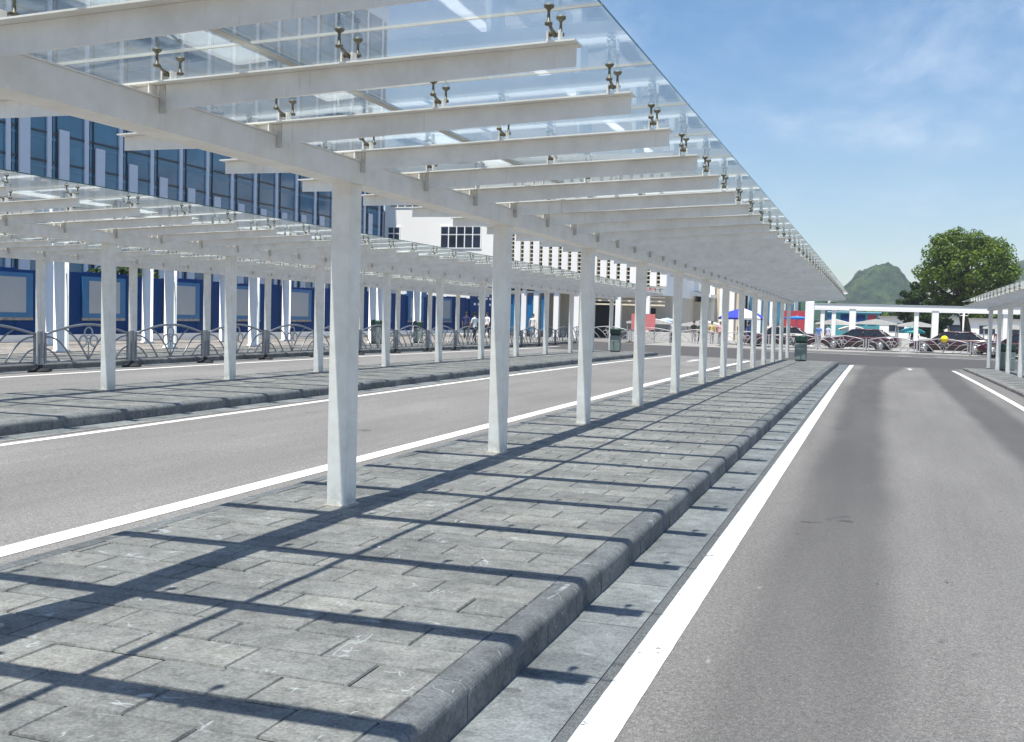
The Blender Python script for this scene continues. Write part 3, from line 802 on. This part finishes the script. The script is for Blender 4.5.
def parasol(x, y, r, h, mats, lab, drop=.45, n=8):
    t = thing('parasol', lab, 'parasol', (x, y, -.3), .2, None)
    p = MB(); p.tube([(0, 0, 0), (0, 0, h + .05)], .025, 'pale_rail', 6); p.build('pole', t)
    c = MB()
    for k in range(n):
        a = 2 * math.pi * k / n; b = 2 * math.pi * (k + 1) / n; m = mats[k % len(mats)]
        P = lambda an, f, z, s=1: (r * f * s * math.cos(an), r * f * s * math.sin(an), z)
        o = [(0, 0, h), P(a, .55, h - drop * .4), P(b, .55, h - drop * .4), P(a, 1, h - drop), P(b, 1, h - drop), P(a, 1, h - drop - .12), P(b, 1, h - drop - .12)]
        q = [(u, v, w - .02) for u, v, w in o]
        c.add(o + q, [(0, 1, 2), (1, 3, 4, 2), (3, 5, 6, 4), (7, 9, 8), (8, 9, 11, 10), (10, 11, 13, 12), (5, 12, 13, 6)], m)
    c.build('canopy_cloth', t)
cloth('blue_cloth', (.03, .05, .42)); cloth('white_cloth', (.8, .8, .8)); cloth('teal_cloth', (.10, .45, .46)); cloth('sky_cloth', (.03, .22, .65)); cloth('cream_cloth', (.7, .68, .6)); cloth('pale_blue_cloth', (.35, .5, .75))
parasol(-9.6, 82, 1.75, 2.85, ['blue_cloth', 'blue_cloth', 'white_cloth', 'blue_cloth'], 'large blue and white parasol behind the canopy columns', .75)
parasol(-15.6, 84, .8, 1.95, ['pale_blue_cloth'], 'small pale blue parasol beside the pink notice board', .2)
parasol(-5.9, 86, 1.0, 2.35, ['sky_cloth'], 'flat bright blue parasol in front of the red hoarding', .12)
parasol(2.55, 90, 1.0, 1.75, ['teal_cloth'], 'small teal parasol just left of the pergola post', .35)
parasol(-1.9, 90, 1.1, 1.75, ['cream_cloth'], 'cream parasol above the roof of the first parked car', .3)

# ---------------------------------------------------------------- cars
def make_car():
    r = thing('parked_car', None, 'car')
    P = 'car_paint'
    secs = [(0.0, .70, .34, .60), (.12, .80, .26, .70), (.45, .88, .22, .76), (1.0, .90, .21, .83), (1.55, .91, .20, .92), (2.6, .92, .20, .95), (3.6, .92, .20, .97), (4.25, .91, .21, .99), (4.8, .88, .23, .98), (5.02, .82, .28, .92), (5.08, .74, .36, .80)]
    b = MB(); pts = []; 
    for x, w, z0, z1 in secs:
        ring = [(-w * .85, z0), (-w, z0 + .10), (-w * 1.0, z0 + (z1 - z0) * .62), (-w * .96, z1 - .07), (-w * .82, z1 - .005), (0, z1 + .035), (w * .82, z1 - .005), (w * .96, z1 - .07), (w, z0 + (z1 - z0) * .62), (w, z0 + .10), (w * .85, z0)]
        pts += [(x, u, z) for u, z in ring]
    m = 11; fs = []
    for i in range(len(secs) - 1):
        for k in range(m): fs.append((i * m + k, i * m + (k + 1) % m, (i + 1) * m + (k + 1) % m, (i + 1) * m + k))
    fs += [list(range(m)), [(len(secs) - 1) * m + k for k in range(m)][::-1]]
    b.add(pts, fs, P, True)
    for s in (-1, 1):
        for x in (.95, 4.02): b.lathe((x, s * .74, .34), [(.38, -.16), (.385, .19)] if s > 0 else [(.385, -.19), (.38, .16)], 'dark_void', 20, 'y')
        b.box(1.4, 3.6, s * .925 - .01, s * .925 + .01, .235, .30, 'dark_void')
        b.box(.5, 4.6, s * .935 - .006, s * .935 + .006, .56, .585, 'chrome')
    body = b.build('body', r)
    # cabin: roof skin and pillars
    lo = {'x0': 1.42, 'x1': 4.42, 'w': .80, 'z': .95}; hi = {'x0': 2.16, 'x1': 3.72, 'w': .60, 'z': 1.43}
    c = MB()
    ringh = [(hi['x0'] - .05, hi['w'], hi['z'] - .045), (hi['x0'] + .1, hi['w'] - .05, hi['z']), (hi['x1'] - .1, hi['w'] - .05, hi['z']), (hi['x1'] + .06, hi['w'], hi['z'] - .055)]
    pts = [(x, y, z) for x, y, z in ringh] + [(x, 0, z + .035) for x, y, z in ringh] + [(x, -y, z) for x, y, z in ringh]
    pts += [(x, y, z - .03) for x, y, z in pts]
    fs = [(0, 1, 5, 4), (1, 2, 6, 5), (2, 3, 7, 6), (4, 5, 9, 8), (5, 6, 10, 9), (6, 7, 11, 10)]
    fs += [tuple(i + 12 for i in f)[::-1] for f in fs]; per = [0, 1, 2, 3, 7, 11, 10, 9, 8, 4]
    fs += [(per[i], per[(i + 1) % 10], per[(i + 1) % 10] + 12, per[i] + 12) for i in range(10)]
    c.add(pts, fs, P, True); c.build('roof', r)
    pil = MB()
    for s in (-1, 1):
        for xl, xh in ((1.42, 2.11), (2.83, 2.86), (4.42, 3.78)):
            pil.tube([(xl, s * lo['w'], lo['z'] - .02), (xh, s * (hi['w'] + .01), hi['z'] - .05)], .035, P, 6)
        pil.tube([(3.62, s * lo['w'], lo['z'] - .02), (3.55, s * (hi['w'] + .01), hi['z'] - .04)], .022, P, 6)
        pil.tube([(2.1, s * (hi['w'] + .01), hi['z'] - .045), (3.8, s * (hi['w'] + .01), hi['z'] - .05)], .03, P, 6)
    pil.build('pillar', r)
    def pane(name, pts, n):
        g = MB(); n = Vector(n).normalized() * .012; q = [Vector(p) - n for p in pts]
        g.add([Vector(p) for p in pts] + q, [(0, 1, 2, 3), (7, 6, 5, 4), (0, 4, 5, 1), (1, 5, 6, 2), (2, 6, 7, 3), (3, 7, 4, 0)], 'car_glass'); g.build(name, r)
    zl, zh, wl, wh = .94, 1.39, .79, .605
    pane('windscreen', [(1.44, -wl, zl), (1.44, wl, zl), (2.12, wh, zh), (2.12, -wh, zh)], (-1, 0, .8))
    pane('rear_window', [(4.40, -wl, zl), (4.40, wl, zl), (3.77, wh, zh), (3.77, -wh, zh)], (1, 0, .8))
    for s in (-1, 1):
        for a, bb, a2, b2 in ((1.50, 2.80, 2.16, 2.82), (2.87, 3.58, 2.89, 3.52), (3.66, 4.34, 3.60, 3.74)):
            pane('side_window', [(a, s * wl, zl), (bb, s * wl, zl), (b2, s * wh, zh), (a2, s * wh, zh)], (0, s, .3))
    for s in (-1, 1):
        for x in (.95, 4.02):
            w = MB(); w.lathe((x, s * .85, .33), [(.26, -.09), (.32, -.08), (.33, 0), (.32, .08), (.26, .09)], 'tyre', 20, 'y'); wo = w.build('wheel', r)
            k = MB(); k.lathe((x, s * .875, .33), [(.235, -.075), (.24, .06), (.20, .07)] , 'alloy', 16, 'y'); k.lathe((x, s * .955, .33), [(.06, -.02), (.05, .012)], 'chrome', 10, 'y')
            for q in range(5):
                an = 2 * math.pi * q / 5 + .3
                k.box(-.025, .025, -.01, .012, .05, .22, 'chrome', Matrix.Translation((x, s * .955, .33)) @ Matrix.Rotation(an, 4, 'Y'))
            k.build('rim', wo)
        h = MB(); h.box(.06, .30, s * .60 - .16, s * .60 + .16, .56, .68, 'lamp_lens', bev=.02); h.build('headlight', r)
        h = MB(); h.box(4.90, 5.07, s * .60 - .17, s * .60 + .17, .70, .86, 'tail_lens', bev=.02); h.build('tail_light', r)
        h = MB(); h.box(1.62, 1.78, s * .98 - .09, s * .98 + .09, .97, 1.09, P, bev=.02); h.build('mirror', r)
        for x in (2.6, 3.4): h = MB(); h.box(x, x + .17, s * .945 - .012, s * .945 + .012, .80, .825, 'chrome'); h.build('handle', r)
    h = MB(); h.box(-.03, .02, -.45, .45, .42, .56, 'chrome'); h.build('grille', r)
    h = MB(); h.box(-.045, -.032, -.22, .22, .30, .41, 'mid_blue'); h.build('number_plate', r)
    return r
car = make_car(); i = 0
for x, y, rz, lab in ((-3.55, 77.6, -12, 'maroon saloon car parked left of centre, fully in view behind the guardrail'),
                      (2.15, 76.2, -12, 'maroon saloon car parked behind the yellow ball, below the big tree'),
                      (6.0, 72.6, -16, 'maroon car partly hidden behind the white columns at the right edge'),
                      (-9.1, 78.3, -3, 'dark maroon car seen between the far canopy columns')):
    o = car if i == 0 else copy_tree(car); o.location = (x, y, road_z(x, y) + .0 + (.0)); o.rotation_euler.z = R(rz)
    o.location.z = -.20 if y > 71.5 else road_z(x, y)
    tag(o, lab, 'car', 'maroon cars parked on the far street'); i += 1

yb = thing('yellow_ball', 'round yellow balloon tied to the far guardrail before the parked car', 'balloon', (4.0, 73.0, -.3))
mb = MB(); mb.lathe((0, 0, 1.05), [(.02, -.22), (.12, -.18), (.20, -.08), (.23, .02), (.20, .12), (.12, .20), (.02, .23)], cloth('yellow', (.75, .62, .02)), 14); mb.build('balloon', yb)
mb = MB(); mb.tube([(0, 0, .75), (0, 0, .2)], .01, 'pale_rail', 5); mb.build('string', yb)

# ---------------------------------------------------------------- people (small, far)
def person(x, y, z, rz, shirt, trous, lab, stride=.16, arm=.12, h=1.68, hairlen=0):
    J = {'pel': (0, 0, .93), 'ch': (0, 0, 1.24), 'nk': (0, 0, 1.44), 'hd': (0, .01, 1.56), 'tp': (0, .015, 1.66)}
    V = []; E = []; Rr = []
    def v(p, r): V.append(p); Rr.append(r); return len(V) - 1
    pel = v((0, 0, .92), (.15, .11)); wa = v((0, 0, 1.08), (.13, .095)); ch = v((0, -.005, 1.27), (.165, .11)); nb = v((0, 0, 1.41), (.075, .07)); nk = v((0, .0, 1.47), (.052, .055)); hd = v((0, .012, 1.56), (.078, .095)); tp = v((0, .010, 1.64), (.07, .085))
    E += [(pel, wa), (wa, ch), (ch, nb), (nb, nk), (nk, hd), (hd, tp)]
    for s in (-1, 1):
        st = stride * s
        hp = v((s * .095, 0, .85), (.095, .095)); kn = v((s * .10, st * .55 + .02, .49), (.06, .065)); an = v((s * .105, st, .09), (.038, .045)); to = v((s * .115, st + .15, .035), (.035, .03))
        E += [(pel, hp), (hp, kn), (kn, an), (an, to)]
        sh_ = v((s * .18, 0, 1.37), (.06, .06)); el = v((s * .235, -s * arm * .5 - .02, 1.10), (.042, .042)); wr = v((s * .24, -s * arm + .06, .87), (.028, .028)); ha = v((s * .235, -s * arm + .09, .78), (.035, .02))
        E += [(ch, sh_), (sh_, el), (el, wr), (wr, ha)]
    me = bpy.data.meshes.new('person_cage'); me.from_pydata(V, E, []); o = bpy.data.objects.new('person_cage', me); COL.objects.link(o)
    sk = o.modifiers.new('s', 'SKIN'); sk.use_smooth_shade = True; sb = o.modifiers.new('u', 'SUBSURF'); sb.levels = 1; sb.render_levels = 1
    for i_, d in enumerate(me.skin_vertices[0].data): d.radius = Rr[i_]; d.use_root = (i_ == 0)
    dg = bpy.context.evaluated_depsgraph_get(); dg.update()
    nm = bpy.data.meshes.new_from_object(o.evaluated_get(dg)); bpy.data.objects.remove(o)
    nm.name = 'person'; nm.materials.clear()
    for m in (cloth('cloth_%s' % str(shirt), shirt), cloth('cloth_%s' % str(trous), trous), MATS['skin'], MATS['rubber']): nm.materials.append(m)
    for p in nm.polygons:
        c = p.center; m = 0
        if c.z < .07: m = 3
        elif c.z < .93 and abs(c.x) < .19: m = 1
        elif c.z > 1.44 or (abs(c.x) > .19 and c.z < 1.12): m = 2
        p.material_index = m
    b = put('person', nm, None, (x, y, z), R(rz)); b.scale = (h / 1.72,) * 3
    tag(b, lab, 'person')
    hr = MB(); hr.lathe((0, -.012, 1.62), [(.088, -.07 - hairlen), (.098, -.01), (.088, .06), (.05, .10), (.01, .112)], 'hair', 12); hr.build('hair', b)
    return b
gz_ = lambda x, y: .12 + fall(y)
W_ = (.75, .75, .76); BK = (.02, .02, .025); NV = (.03, .04, .12); RD = (.45, .05, .06); PK = (.7, .35, .35); YL = (.65, .5, .2); GN = (.06, .15, .08); GY = (.3, .3, .32); BL = (.10, .2, .5)
for a in ((-19.2, 51.0, gz_(0, 51), 70, W_, BK, 'person in white shirt and black skirt walking behind the guardrail', .2),
          (-24.0, 66.0, gz_(0, 66), 160, W_, BK, 'person in white top by the dark hall doorway, behind the canopy column', .1),
          (-21.2, 67.0, gz_(0, 67), 200, (.7, .66, .6), GY, 'person in pale top right of the hall doorway, near the green lidded bin', .12),
          (-23.9, 62.0, gz_(0, 62), 20, NV, BK, 'person in dark navy clothes standing by the hall piers', .05),
          (-14.2, 79, -.2, 150, W_, BK, 'person in white under the small pale blue parasol', .1),
          (-12.9, 80.4, -.2, 190, BK, GY, 'person in black in the crowd between two canopy columns', .1),
          (-12.3, 79.6, -.2, 170, GN, BK, 'person in dark green in the crowd left of the big parasol', .1),
          (-11.6, 80.6, -.2, 200, YL, GY, 'person in ochre top left of the big blue parasol', .1),
          (-10.9, 80.0, -.2, 180, PK, BK, 'person in pink shirt at the left rim of the big blue parasol', .1),
          (-9.6, 80.9, -.2, 160, NV, BK, 'person in navy under the big blue parasol', .1),
          (-9.0, 81.3, -.2, 210, BL, BK, 'person in bright blue under the big blue parasol', .1),
          (-7.7, 82.0, -.2, 190, W_, GY, 'person in white just right of the big blue parasol', .15),
          (-6.9, 82.3, -.2, 170, RD, BK, 'person in red left of the red hoarding', .1),
          (-4.1, 83.0, -.2, 180, BL, GY, 'person in blue beside the tall white gate post', .15),
          (-3.5, 84.4, -.2, 150, (.5, .55, .7), GY, 'person in pale blue behind the bonnet of the first parked car', .1),
          (2.6, 90.0, -.25, 190, BK, GY, 'person in black under the teal parasol', .1),
          (5.1, 88, -.25, 190, W_, RD, 'person in white right of the second pergola post', .1),
          (8.3, 86, -.25, 170, RD, BK, 'person in red beside the big tree trunk', .1)):
    person(*a[:7], stride=a[7])

# ---------------------------------------------------------------- lamp post
lp = thing('street_lamp', 'white street lamp with two globes left of the big tree trunk', 'street lamp', (7.2, 104, -.3))
mb = MB(); mb.tube([(0, 0, 0), (0, 0, 3.4)], .07, 'white_wall', 8); mb.build('pole', lp)
for s in (-1, 1):
    mb = MB(); mb.tube([(0, 0, 2.9), (s * .3, 0, 2.85), (s * .42, 0, 3.05)], .03, 'white_wall', 6); mb.build('arm', lp)
    mb = MB(); mb.lathe((s * .42, 0, 3.22), [(.03, -.2), (.16, -.12), (.2, 0), (.16, .12), (.03, .2)], 'lamp_lens', 12); mb.build('globe', lp)

# ---------------------------------------------------------------- trees
import numpy as np
def leaves(name, centers, radii, per, size, mat, seed, parent, squash=.8):
    rng = np.random.default_rng(seed); C = np.repeat(np.array(centers), per, 0); Rd = np.repeat(np.array(radii), per)
    n = len(C); d = rng.normal(size=(n, 3)); d /= np.linalg.norm(d, axis=1)[:, None]
    p = C + d * (Rd * rng.uniform(.35, 1.05, n) ** .6)[:, None] * np.array([1, 1, squash])
    nrm = d * .7 + rng.normal(size=(n, 3)) * .5 + np.array([0, 0, .35]); nrm /= np.linalg.norm(nrm, axis=1)[:, None]
    t = np.cross(nrm, rng.normal(size=(n, 3))); t /= np.linalg.norm(t, axis=1)[:, None]; b = np.cross(nrm, t)
    s = size * rng.uniform(.6, 1.3, n)[:, None]
    q = np.stack([p - t * s, p - b * s * .45, p + t * s, p + b * s * .45], 1).reshape(-1, 3)
    me = bpy.data.meshes.new(name); me.vertices.add(4 * n); me.vertices.foreach_set('co', q.ravel()); me.loops.add(4 * n)
    me.loops.foreach_set('vertex_index', np.arange(4 * n)); me.polygons.add(n); me.polygons.foreach_set('loop_start', np.arange(0, 4 * n, 4)); me.polygons.foreach_set('loop_total', np.full(n, 4))
    me.materials.append(MATS[mat]); me.update(calc_edges=True); me.validate()
    return put(name, me, parent)
def tree(x, y, z, H, W, lab, seed, trunk_r=.25, crown0=.25, clumps=60, per=150, leaf=.18, mat='leaf', group=None, flat=.9, shape=1.0):
    rng = random.Random(seed); t = thing('tree', lab, 'tree', (x, y, z), 0, group)
    tr = MB(); zc0 = H * crown0
    tr.tube([(0, 0, 0), (.02 * H, 0, zc0 * .6), (0, .01 * H, zc0), (.01 * H, 0, H * .55), (0, 0, H * .82)], [trunk_r * 1.15, trunk_r * .9, trunk_r * .8, trunk_r * .45, trunk_r * .12], 'bark', 10)
    cs = []; rs = []; cz = (zc0 + H) / 2 + .02 * H; hz = (H - zc0) / 2
    for k in range(clumps):
        while True:
            q = 1 - 2 * (k + .5) / clumps; an = k * 2.39996; rr_ = math.sqrt(1 - q * q)
            d = Vector((rr_ * math.cos(an), rr_ * math.sin(an), q)) * rng.choice((.6, .9, 1.0, 1.0)) + Vector((rng.uniform(-.1, .1), rng.uniform(-.1, .1), rng.uniform(-.08, .08)))
            break
        if d.z < -.2: d.x *= 1 - .16 * abs(d.z) * shape; d.y *= 1 - .16 * abs(d.z) * shape
        r = W * rng.uniform(.08, .13)
        e = d
        c = (e.x * (W / 2 - r), e.y * (W / 2 - r), cz + e.z * (hz - r * .8)); cs.append(c); rs.append(r)
        if k % 3 == 0:
            b0 = Vector((0, 0, zc0 + (H * .5 - zc0) * rng.random())); c_ = Vector(c); m_ = (b0 + c_) / 2 + Vector((0, 0, -.04 * H))
            tr.tube([b0, m_, c_], [trunk_r * .33, trunk_r * .2, trunk_r * .06], 'bark', 6)
    tr.build('trunk', t)
    leaves('crown', cs, rs, per, leaf, mat, seed, t)
    return t
tree(7.65, 110, -.35, 11.2, 9.5, 'big round leafy tree rising alone above the pergola', 6, .5, .24, 95, 250, .17)
tree(3.7, 118, -.35, 6.4, 4.4, 'smaller dark tree left of the big round one', 9, .22, .2, 50, 200, .17, 'leaf_dark')
tree(4.6, 108, -.35, 4.4, 4.0, 'low bushy tree under the left of the big tree crown', 19, .2, .12, 40, 180, .17, 'leaf_dark')
spots = [(-6.3, 150, 4.6, 'round green shrub tree left of the teal shopfronts'), (-.2, 146, 4.4, 'yellow green small tree right of the teal shopfronts'), (3.6, 150, 4.8, 'small green tree behind the low white building'), (13.2, 140, 6.0, 'leafy tree behind the right edge canopy columns'), (17.5, 138, 6.5, 'rightmost leafy tree behind the right edge canopy'), (20.5, 132, 6, 'tree past the right edge of the low white building')]
for i, (x, y, h, lab) in enumerate(spots):
    tree(x, y, -.35, h, h * 1.15, lab, 30 + i, .18, .1, 26, 130, .24, 'leaf' if i % 2 else 'leaf_dark', 'small trees behind the pergola')
for i in (0, 1, 4):
    tree(-33.5 - (i % 2) * 1.2, 24 + 4.6 * i, .1, 3.3 + .2 * (i % 3), 4.2, 'dark green tree showing above the blue wall, %s from the left' % nth(i), 60 + i, .12, .1, 24, 110, .16, 'leaf_dark', 'trees behind the blue wall')

# ---------------------------------------------------------------- hills
def hill(name, cx, cy, w, h, d, seed, prof):
    rng = np.random.default_rng(seed); nx, ny = 150, 60; pts = []; from mathutils import noise
    for j in range(ny + 1):
        v = j / ny * 2 - 1
        for i_ in range(nx + 1):
            u = i_ / nx * 2 - 1
            a = prof(u) * max(0, 1 - v * v) ** .8
            x = cx + u * w / 2; y = cy + v * d / 2
            nz = noise.fractal(Vector((x * .02, y * .02, seed)), .9, 2.1, 5) * .07 + noise.noise(Vector((x * .30, y * .30, seed))) * .05 + noise.noise(Vector((x * .09, y * .09, seed))) * .05
            pts.append((x, y, max(-3, h * a * (1 + nz) + (nz * 3 if a > .02 else -3))))
    n = nx + 1; mb = MB(); mb.add(pts, [(j * n + i_, j * n + i_ + 1, (j + 1) * n + i_ + 1, (j + 1) * n + i_) for j in range(ny) for i_ in range(nx)], 'forest', False)
    o = mb.build(name); o['kind'] = 'structure'; return o
def pr1(u):
    K = [(-1, 0), (-.74, .30), (-.50, .66), (-.32, .88), (-.12, .985), (.06, 1.0), (.18, .93), (.34, .70), (.58, .42), (.80, .20), (1, 0)]
    for (a, za), (b, zb) in zip(K, K[1:]):
        if u <= b: t = (u - a) / (b - a); t = t * t * (3 - 2 * t) * .4 + t * .6; return za + (zb - za) * t
    return 0
def pr2(u): return max(0, 1 - abs(u) ** 1.7) * (.8 + .2 * math.sin(u * 9))
hill('hill', 2, 900, 112, 49, 120, 3, pr1)
hill('hill', 205, 1150, 300, 96, 200, 8, pr2)
hill('hill', 20, 1250, 420, 22, 160, 12, pr2)

# ---------------------------------------------------------------- haze
mb = MB(); mb.box(-700, 700, -60, 1400, -4.5, 135, 'ground')
mb.ms = []; hm = bpy.data.materials.new('haze'); hm.use_nodes = True; nt = hm.node_tree; nt.nodes.clear()
vo = nt.nodes.new('ShaderNodeVolumePrincipled'); ou = nt.nodes.new('ShaderNodeOutputMaterial')
vo.inputs['Color'].default_value = (.80, .88, 1, 1); vo.inputs['Density'].default_value = .00036; vo.inputs['Anisotropy'].default_value = .2
nt.links.new(vo.outputs[0], ou.inputs['Volume']); mb.ms = [hm]
hz = mb.build('haze'); hz['kind'] = 'stuff'; hz['label'] = 'thin pale blue air haze'

# ---------------------------------------------------------------- sun, sky, camera
sd = Vector((-.07, -.32, 1)).normalized()
sun = bpy.data.lights.new('sun', 'SUN'); sun.energy = 5.0; sun.angle = R(.53); sun.color = (1, .94, .84)
so = bpy.data.objects.new('sun', sun); COL.objects.link(so); so.rotation_euler = (-sd).to_track_quat('-Z', 'Y').to_euler(); so.location = (0, 0, 60)
w = bpy.data.worlds.new('World'); S.world = w; w.use_nodes = True; t = w.node_tree; N = t.nodes; Lk = t.links
bg = N['Background']; sky = N.new('ShaderNodeTexSky'); sky.sky_type = 'NISHITA'; sky.sun_disc = False
sky.sun_elevation = math.asin(sd.z); sky.sun_rotation = math.atan2(sd.x, sd.y); sky.altitude = 0; sky.air_density = 1.0; sky.dust_density = .35; sky.ozone_density = 1.6
tc = N.new('ShaderNodeTexCoord'); sp = N.new('ShaderNodeSeparateXYZ'); Lk.new(tc.outputs['Generated'], sp.inputs[0])
def wm(op, a, b=None, c=None, cl=False):
    n = N.new('ShaderNodeMath'); n.operation = op; n.use_clamp = cl
    for i_, q in enumerate((a, b, c)):
        if q is None: continue
        if isinstance(q, (int, float)): n.inputs[i_].default_value = q
        else: Lk.new(q, n.inputs[i_])
    return n.outputs[0]
zz = wm('MAXIMUM', sp.outputs[2], .0); den = wm('ADD', zz, .12)
cx_ = wm('DIVIDE', sp.outputs[0], den); cy_ = wm('DIVIDE', sp.outputs[1], den)
cb = N.new('ShaderNodeCombineXYZ'); Lk.new(cx_, cb.inputs[0]); Lk.new(cy_, cb.inputs[1])
def wn(scale, det, rough, st, rot=0, dist=0):
    mp = N.new('ShaderNodeMapping'); mp.inputs['Scale'].default_value = st; mp.inputs['Rotation'].default_value = (0, 0, rot); Lk.new(cb.outputs[0], mp.inputs[0])
    n = N.new('ShaderNodeTexNoise'); n.inputs['Scale'].default_value = scale; n.inputs['Detail'].default_value = det; n.inputs['Roughness'].default_value = rough; n.inputs['Distortion'].default_value = dist
    Lk.new(mp.outputs[0], n.inputs['Vector']); return n.outputs['Fac']
def sst(v, a, b, c=0, d=1):
    n = N.new('ShaderNodeMapRange'); n.interpolation_type = 'SMOOTHSTEP'; Lk.new(v, n.inputs[0])
    for i_, q in enumerate((a, b, c, d)): n.inputs[i_ + 1].default_value = q
    return n.outputs[0]
big = sst(wn(.55, 4, .55, (1, 1, 1)), .38, .62); wisp = sst(wn(1.9, 9, .66, (1, .55, 1), .5, .5), .42, .80); rip = sst(wn(5.5, 6, .62, (1, .5, 1), .3, .2), .38, .80)
cl = wm('MULTIPLY', big, wm('MULTIPLY_ADD', rip, .35, wm('MULTIPLY', wisp, .75)))
low = sst(sp.outputs[2], .0, .42, 1, 0)
veil = wm('MULTIPLY', low, wm('MULTIPLY_ADD', wn(.9, 6, .6, (1, .3, 1)), .55, .12))
tot = wm('MINIMUM', wm('ADD', wm('MULTIPLY', cl, .62), wm('MULTIPLY', veil, .42)), .9)
mx = N.new('ShaderNodeMix'); mx.data_type = 'RGBA'; Lk.new(tot, mx.inputs[0])
hs = N.new('ShaderNodeHueSaturation'); hs.inputs['Saturation'].default_value = 1.36; Lk.new(sky.outputs[0], hs.inputs['Color'])
Lk.new(hs.outputs[0], mx.inputs[6]); mx.inputs[7].default_value = (6.6, 7.4, 8.4, 1)
Lk.new(mx.outputs[2], bg.inputs['Color']); bg.inputs['Strength'].default_value = .088

cd = bpy.data.cameras.new('camera'); co = bpy.data.objects.new('camera', cd); COL.objects.link(co); S.camera = co
cd.lens = 36 * 1081.3973 / 1024; cd.sensor_width = 36; cd.clip_start = .05; cd.clip_end = 9000
yaw, pit, rol = .3246, .0517, .0266
cy, sy = math.cos(yaw), math.sin(yaw)
f = Vector((-sy * math.cos(pit), cy * math.cos(pit), -math.sin(pit))); r = Vector((cy, sy, 0)); u = r.cross(f)
r2 = r * math.cos(rol) + u * math.sin(rol); u2 = -r * math.sin(rol) + u * math.cos(rol)
co.matrix_world = Matrix(((r2.x, u2.x, -f.x, 0), (r2.y, u2.y, -f.y, 0), (r2.z, u2.z, -f.z, 1.55), (0, 0, 0, 1)))
S.view_settings.view_transform = 'Standard'; S.view_settings.look = 'None'; S.view_settings.exposure = 0.66; S.view_settings.gamma = 1
S.cycles.max_bounces = 8; S.cycles.diffuse_bounces = 3; S.cycles.glossy_bounces = 3; S.cycles.transparent_max_bounces = 16; S.cycles.volume_bounces = 0; S.cycles.transmission_bounces = 4
S.cycles.use_denoising = True; S.cycles.sample_clamp_indirect = 6
S.cycles.volume_step_rate = 1
